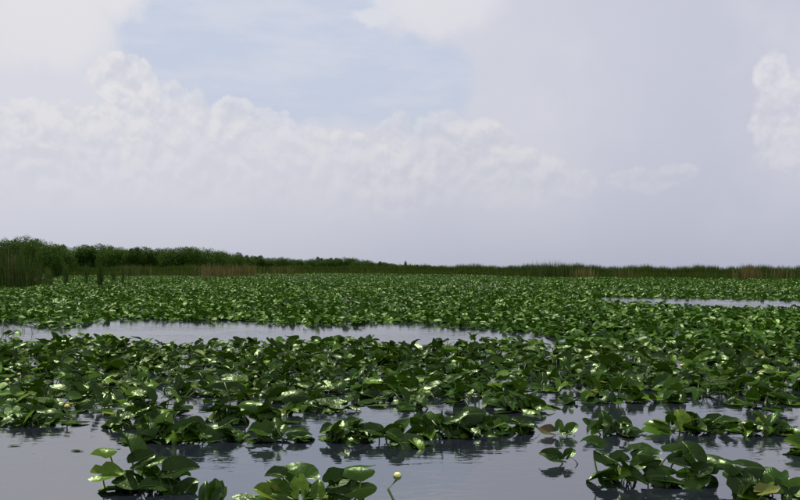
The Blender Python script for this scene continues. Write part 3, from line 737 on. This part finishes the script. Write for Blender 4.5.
form('ragged', 21, [(0, 0, .70, .30, .3, .28), (-.30, 0, .52, .26, .3, .30), (.32, .05, .60, .24, .3, .24), (.1, -.1, .30, .46, .35, .28), (-.05, 0, .92, .10, .1, .09), (.24, 0, .85, .09, .1, .10)], 9000, .024)
form('sparse', 34, [(0, 0, .80, .20, .2, .16), (.20, 0, .66, .18, .2, .14), (-.18, 0, .52, .22, .2, .16), (.05, 0, .30, .3, .3, .26)], 2600, .026, True)

# skyline of the shrubs in the photograph: column -> row of the tops
SKY = [(-60, 237), (-30, 240), (0, 238), (12, 236), (22, 233.5), (34, 234.5), (46, 238), (52, 241), (58, 243.5), (66, 245), (78, 244.5), (92, 242), (104, 243.5), (116, 245), (128, 244.5), (142, 247), (152, 246.5),
       (164, 246), (180, 244.5), (194, 245), (206, 246.5), (220, 248.5), (236, 252), (250, 255), (270, 256.5), (290, 257), (304, 259), (320, 257.2), (336, 257.5), (350, 256.4), (364, 259), (380, 261.3), (400, 263.4), (430, 265), (470, 266.6)]
SX = np.array([s[0] for s in SKY], float); SY = np.array([s[1] for s in SKY], float)
LOOK = {'round': 'rounded', 'broad': 'broad two-domed', 'tall': 'narrow upright', 'low': 'low spreading', 'ragged': 'ragged-topped', 'sparse': 'thin see-through'}
def add_tree(px, depth, hgt, width, kind, label, group, rz):
    x = (px-400)*depth/F
    o = link('shrub_tree', None); o.location = (x, depth, .05)
    tag(o, label, 'tree', group)
    cm, tm = FORMS[kind]
    M = Matrix.Rotation(rz, 4, 'Z') @ Matrix.Diagonal((width, width, hgt, 1))
    link('crown', cm, o, M); link('trunk', tm, o, M)
    return o
def build_trees():
    px = -52.0; k = 0; rr = random.Random(5)
    while px < 448:
        d = float(edge_dist(max(px, 62)))+rr.uniform(7, 16)
        if px < 62: d = 165-0.1*px+rr.uniform(-4, 4)
        top = float(np.interp(px, SX, SY)); hgt = CAMH+(HOR-top)*d/F
        hgt *= rr.uniform(.93, 1.04)
        kind = rr.choice(['round', 'broad', 'tall', 'low', 'ragged', 'round'])
        if 50 < px < 58: kind = 'sparse'
        w = hgt*rr.uniform(.80, 1.10)*(1.25 if hgt < 4.5 else 1.0)
        step = w*F/d*.40
        if px > -20:
            k += 1
            lb = f'{LOOK[kind]} green shrub tree, {ordinal(k-1)} from the left in the front tree row'
        else: lb = f'{LOOK[kind]} green shrub tree, {ordinal(int((px+60)//8))} step beyond the left end of the tree line'
        add_tree(px, d, hgt, w, kind, lb, 'shrub trees in the front of the far tree line', rr.uniform(0, 6.28))
        px += max(step, 6.0)
    # second row fills the gaps behind
    px = -45.0; k = 0
    while px < 440:
        d = float(edge_dist(max(px, 62)))+rr.uniform(20, 32)
        if px < 62: d = 182+rr.uniform(-4, 4)
        top = float(np.interp(px, SX, SY))+rr.uniform(.2, 2.0); hgt = CAMH+(HOR-top)*d/F
        kind = rr.choice(['round', 'broad', 'low', 'round', 'ragged'])
        w = hgt*rr.uniform(1.0, 1.25)*(1.25 if hgt < 4.5 else 1.0)
        k += 1
        add_tree(px, d, hgt, w, kind, f'{LOOK[kind]} treetop, {ordinal(k-1)} from the left in the rear tree row', 'shrub trees in the rear of the far tree line', rr.uniform(0, 6.28))
        px += max(w*F/d*.8, 9.0)
    add_tree(405.5, 300, CAMH+(HOR-260.6)*300/F, 1.7, 'tall', 'tiny lone rounded treetop standing above the low end of the tree line', 'lone trees', 1.0)
    add_tree(57, 160, CAMH+(HOR-242.0)*160/F, 3.6, 'sparse', 'thin see-through shrub tree with a bare tuft right of the tallest crowns', 'lone trees', .4)
build_trees()

# ------------------------------------------------------------------ reeds
def blades_mesh(name, P, H, W, lean, tone, mats):
    """P (n,2) feet, H heights, W widths: bent tapering blades of three segments"""
    n = len(P); az = rng.uniform(0, 2*np.pi, n); faz = rng.normal(0, .6, n)
    ts = np.array([0, .4, .75, 1.0]); ws = np.array([.8, 1.0, .75, .10])
    bend = lean*H*rng.uniform(.2, 1.3, n)
    V = np.zeros((n, 8, 3), np.float32)
    for j, (t, w) in enumerate(zip(ts, ws)):
        cx = P[:, 0]+np.cos(az)*bend*t*t; cy = P[:, 1]+np.sin(az)*bend*t*t; cz = H*t-.05-np.abs(bend)*.25*t*t
        for s, e in ((-1, 0), (1, 1)):
            V[:, 2*j+e, 0] = cx+s*np.cos(faz)*W*w*.5; V[:, 2*j+e, 1] = cy+s*np.sin(faz)*W*w*.5; V[:, 2*j+e, 2] = cz
    q = np.array([(0, 1, 3, 2), (2, 3, 5, 4), (4, 5, 7, 6)])
    fi = (np.arange(n)[:, None, None]*8+q[None]).reshape(-1)
    return mesh_np(name, V.reshape(-1, 3), fi, np.full(3*n, 4), mats, True, None, [('tone', 'FLOAT', 'POINT', np.repeat(tone, 8))])
def build_reed_bed():
    n = 52000
    px = rng.uniform(46, 930, n); d = edge_dist(px)
    # more blades where the bed is farther (they are wider apart on the ground)
    off = rng.exponential(3.2, n); fringe = rng.random(n) < .28; off = np.where(fringe, rng.uniform(-1.8, .3, n), off)
    y = d+off; x = (px-400)*y/F
    h = np.interp(px, [46, 130, 200, 300, 400, 470, 520, 540, 560, 575, 590, 660, 800, 930], [2.1, 2.2, 2.4, 2.5, 2.55, 2.55, 2.3, 2.45, 2.6, 2.5, 2.25, 2.15, 2.15, 2.2])
    gust = .08*np.sin(px*.11)+.05*np.sin(px*.37+1)
    H = h*(1+gust)*np.clip(rng.normal(.90, .12, n), .45, 1.16)*np.where(fringe, rng.uniform(.3, .7, n), 1)
    W = rng.uniform(.03, .06, n)*(d/150)
    patch = .5+.5*np.sin(px*.05+2*np.sin(px*.021))
    tone = np.clip(rng.normal(.36, .20, n)+.22*patch*rng.random(n)+np.where((px > 200) & (px < 340), .10, 0)+np.where(fringe, .14, 0), 0, 1)
    me = blades_mesh('reeds', np.column_stack([x, y]), H, W, .18, tone, [M_REED])
    tag(link('reeds', me), 'dense bed of tall green marsh reeds along the far edge', 'reeds', kind='stuff')
build_reed_bed()
def clump(px, py, label, n, rad, h, dead=.1, w=.035, lean=.2, tone=.12, group='reed clumps at the far edge of the lilies', name='reed_clump'):
    x, y = ground(px, py)
    root = link(name, None); root.location = (x, y, 0); tag(root, label, 'reeds', group)
    def part(nm, m, k, tone0):
        if k < 1: return
        P = rng.normal(0, 1, (k, 2))*np.array([rad, rad*.7])
        H = h*np.clip(rng.normal(.85, .16, k), .4, 1.2)
        tag(link(nm, blades_mesh(nm, P, H, rng.uniform(.7, 1.3, k)*w, lean, np.clip(rng.normal(tone0, .22, k), 0, 1), [m]), root), kind='stuff')
    part('green_blades', M_REED, int(n*(1-dead)), tone); part('dead_blades', M_DEAD, int(n*dead), .45)
clump(4, 287, 'tall tan and green reed clump at the very left edge before the trees', 300, .75, 3.7, .08)
clump(16, 287.5, 'tall pale-streaked reed clump second from the left edge', 280, .7, 3.5, .13)
clump(28, 286.5, 'reed clump with brown dead base just left of the dark stems', 230, .65, 2.7, .16)
clump(40, 284.5, 'shorter reed clump ending the left reed stand', 130, .5, 2.2, .12)
clump(-14, 287, 'tall reed clump cut off by the left edge', 260, .8, 3.3, .15)
clump(49, 286, 'dark upright reed tuft beside the left reed stand', 34, .2, 2.2, .05)
clump(66, 284, 'dark narrow reed tuft rising from the lilies, first right of the left stand', 46, .17, 2.4, .03)
clump(86, 283.5, 'dark narrow reed tuft rising from the lilies, second right of the left stand', 40, .15, 2.4, .03)
clump(100, 286, 'dark thick reed tuft rising from the lilies, third right of the left stand', 80, .16, 2.8, .02)
clump(114, 281.5, 'dark narrow reed tuft rising from the lilies, fourth right of the left stand', 36, .14, 2.3, .03)
clump(122.5, 283, 'dark narrow reed tuft rising from the lilies, fifth right of the left stand', 36, .13, 2.5, .03)
clump(131, 276.5, 'rusty brown reed clump at the foot of the trees, left of the dead tan ones', 130, .9, 2.7, .35, .05)
clump(146, 276.3, 'brown streaked reed clump under the trees between rusty and tan clumps', 120, .9, 2.6, .25, .05)
clump(196, 276.6, 'dark brown reed clump at the foot of the tree line', 130, 1.0, 2.7, .3, .05)
clump(214, 277, 'dead tan reed clump before the dark trees, first of three', 240, 1.2, 2.7, .8, .05)
clump(229, 276.6, 'dead tan reed clump before the dark trees, middle of three', 200, 1.1, 2.4, .7, .05)
clump(246, 276.6, 'dead tan reed clump before the dark trees, last of three', 240, 1.2, 2.8, .85, .05)
clump(282, 274.2, 'pale yellowish reed clump below the smooth part of the tree line', 180, 1.8, 2.6, .5, .06)
clump(541, 277.3, 'tall green reed clump standing above the reed bed, left of the highest', 240, 1.3, 2.75, .06, .045)
clump(553, 277.5, 'highest feathery reed clump standing above the reed bed', 300, 1.3, 2.95, .12, .045)
clump(569, 277.5, 'tall reed clump standing above the reed bed, right of the highest', 220, 1.2, 2.8, .06, .045)
clump(583, 278, 'low tan patch of reeds in the green bed', 160, 1.2, 2.0, .7, .045)
clump(622, 278, 'faintly brown reed clump in the low green bed right of the tan patch', 140, 1.0, 2.2, .4, .045)
clump(748, 279, 'orange brown dead reed clump in the bed near the right edge', 220, .9, 2.3, .75, .045)
clump(782, 279.3, 'brownish reed clump at the right end of the bed', 150, .9, 2.2, .45, .045)

# thin rush stems standing in the left of the channel
for (px, py, h, lb) in [(2, 332, 0.30, 'thin rush stem in the channel at the left edge'), (7, 334, 0.28, 'thin rush stem next to the one at the left edge'), (15, 333, 0.25, 'thin leaning rush stem, third in the channel from the left edge'),
                        (24, 331, 0.23, 'thin rush stem standing alone in the channel between two pairs'), (34, 333, 0.25, 'thin rush stem before the lilies at the left of the channel'),
                        (79, 331, 0.28, 'thin lone rush stem in the channel behind the inlet')]:
    x, y = ground(px, py); mb = MB(); ln = random.uniform(-.07, .07)
    for q in range(3):
        ox, oy = random.uniform(-.05, .05), random.uniform(-.05, .05); hh = h*random.uniform(.6, 1.05)
        mb.tube([(ox, oy, -.05), (ox+ln*.4, oy, hh*.55), (ox+ln+random.uniform(-.05, .05), oy, hh)], [.006, .005, .002], 5)
    o = link('rush_stem', mb.mesh('rush_stem', [M_STALK])); o.location = (x, y, 0); tag(o, lb, 'rush', 'rush stems in the channel')

# scraps of dead leaf drifting on the open water
for (px, py, s, lb) in [(54, 429, .05, 'dark leaf scrap adrift below the left edge clump'), (70, 432.5, .06, 'dark leaf scrap adrift right of the first one'), (35, 444, .05, 'small dark scrap floating in the left open water'),
                        (13, 446, .14, 'long dark scrap floating near the left edge'), (76, 451, .15, 'long dark scrap floating above the large bottom left clump'), (536, 414, .06, 'tiny scrap floating at the mouth of the central water'),
                        (797, 455, .1, 'scrap of dead leaf floating near the right edge')]:
    x, y = ground(px, py); o = link('leaf_scrap', random.choice(LEAVES['flat'])); o.location = (x, y, .006); o.scale = (s, s*.6, s*.3); o.rotation_euler = (0, 0, random.uniform(-.4, .4)); tag(o, lb, 'leaf scrap', 'leaf scraps on the water')
print('plants', N_FRONT, N_PLANTS, 'mass', len(mass_leaves), 'objects', len(scene.objects))
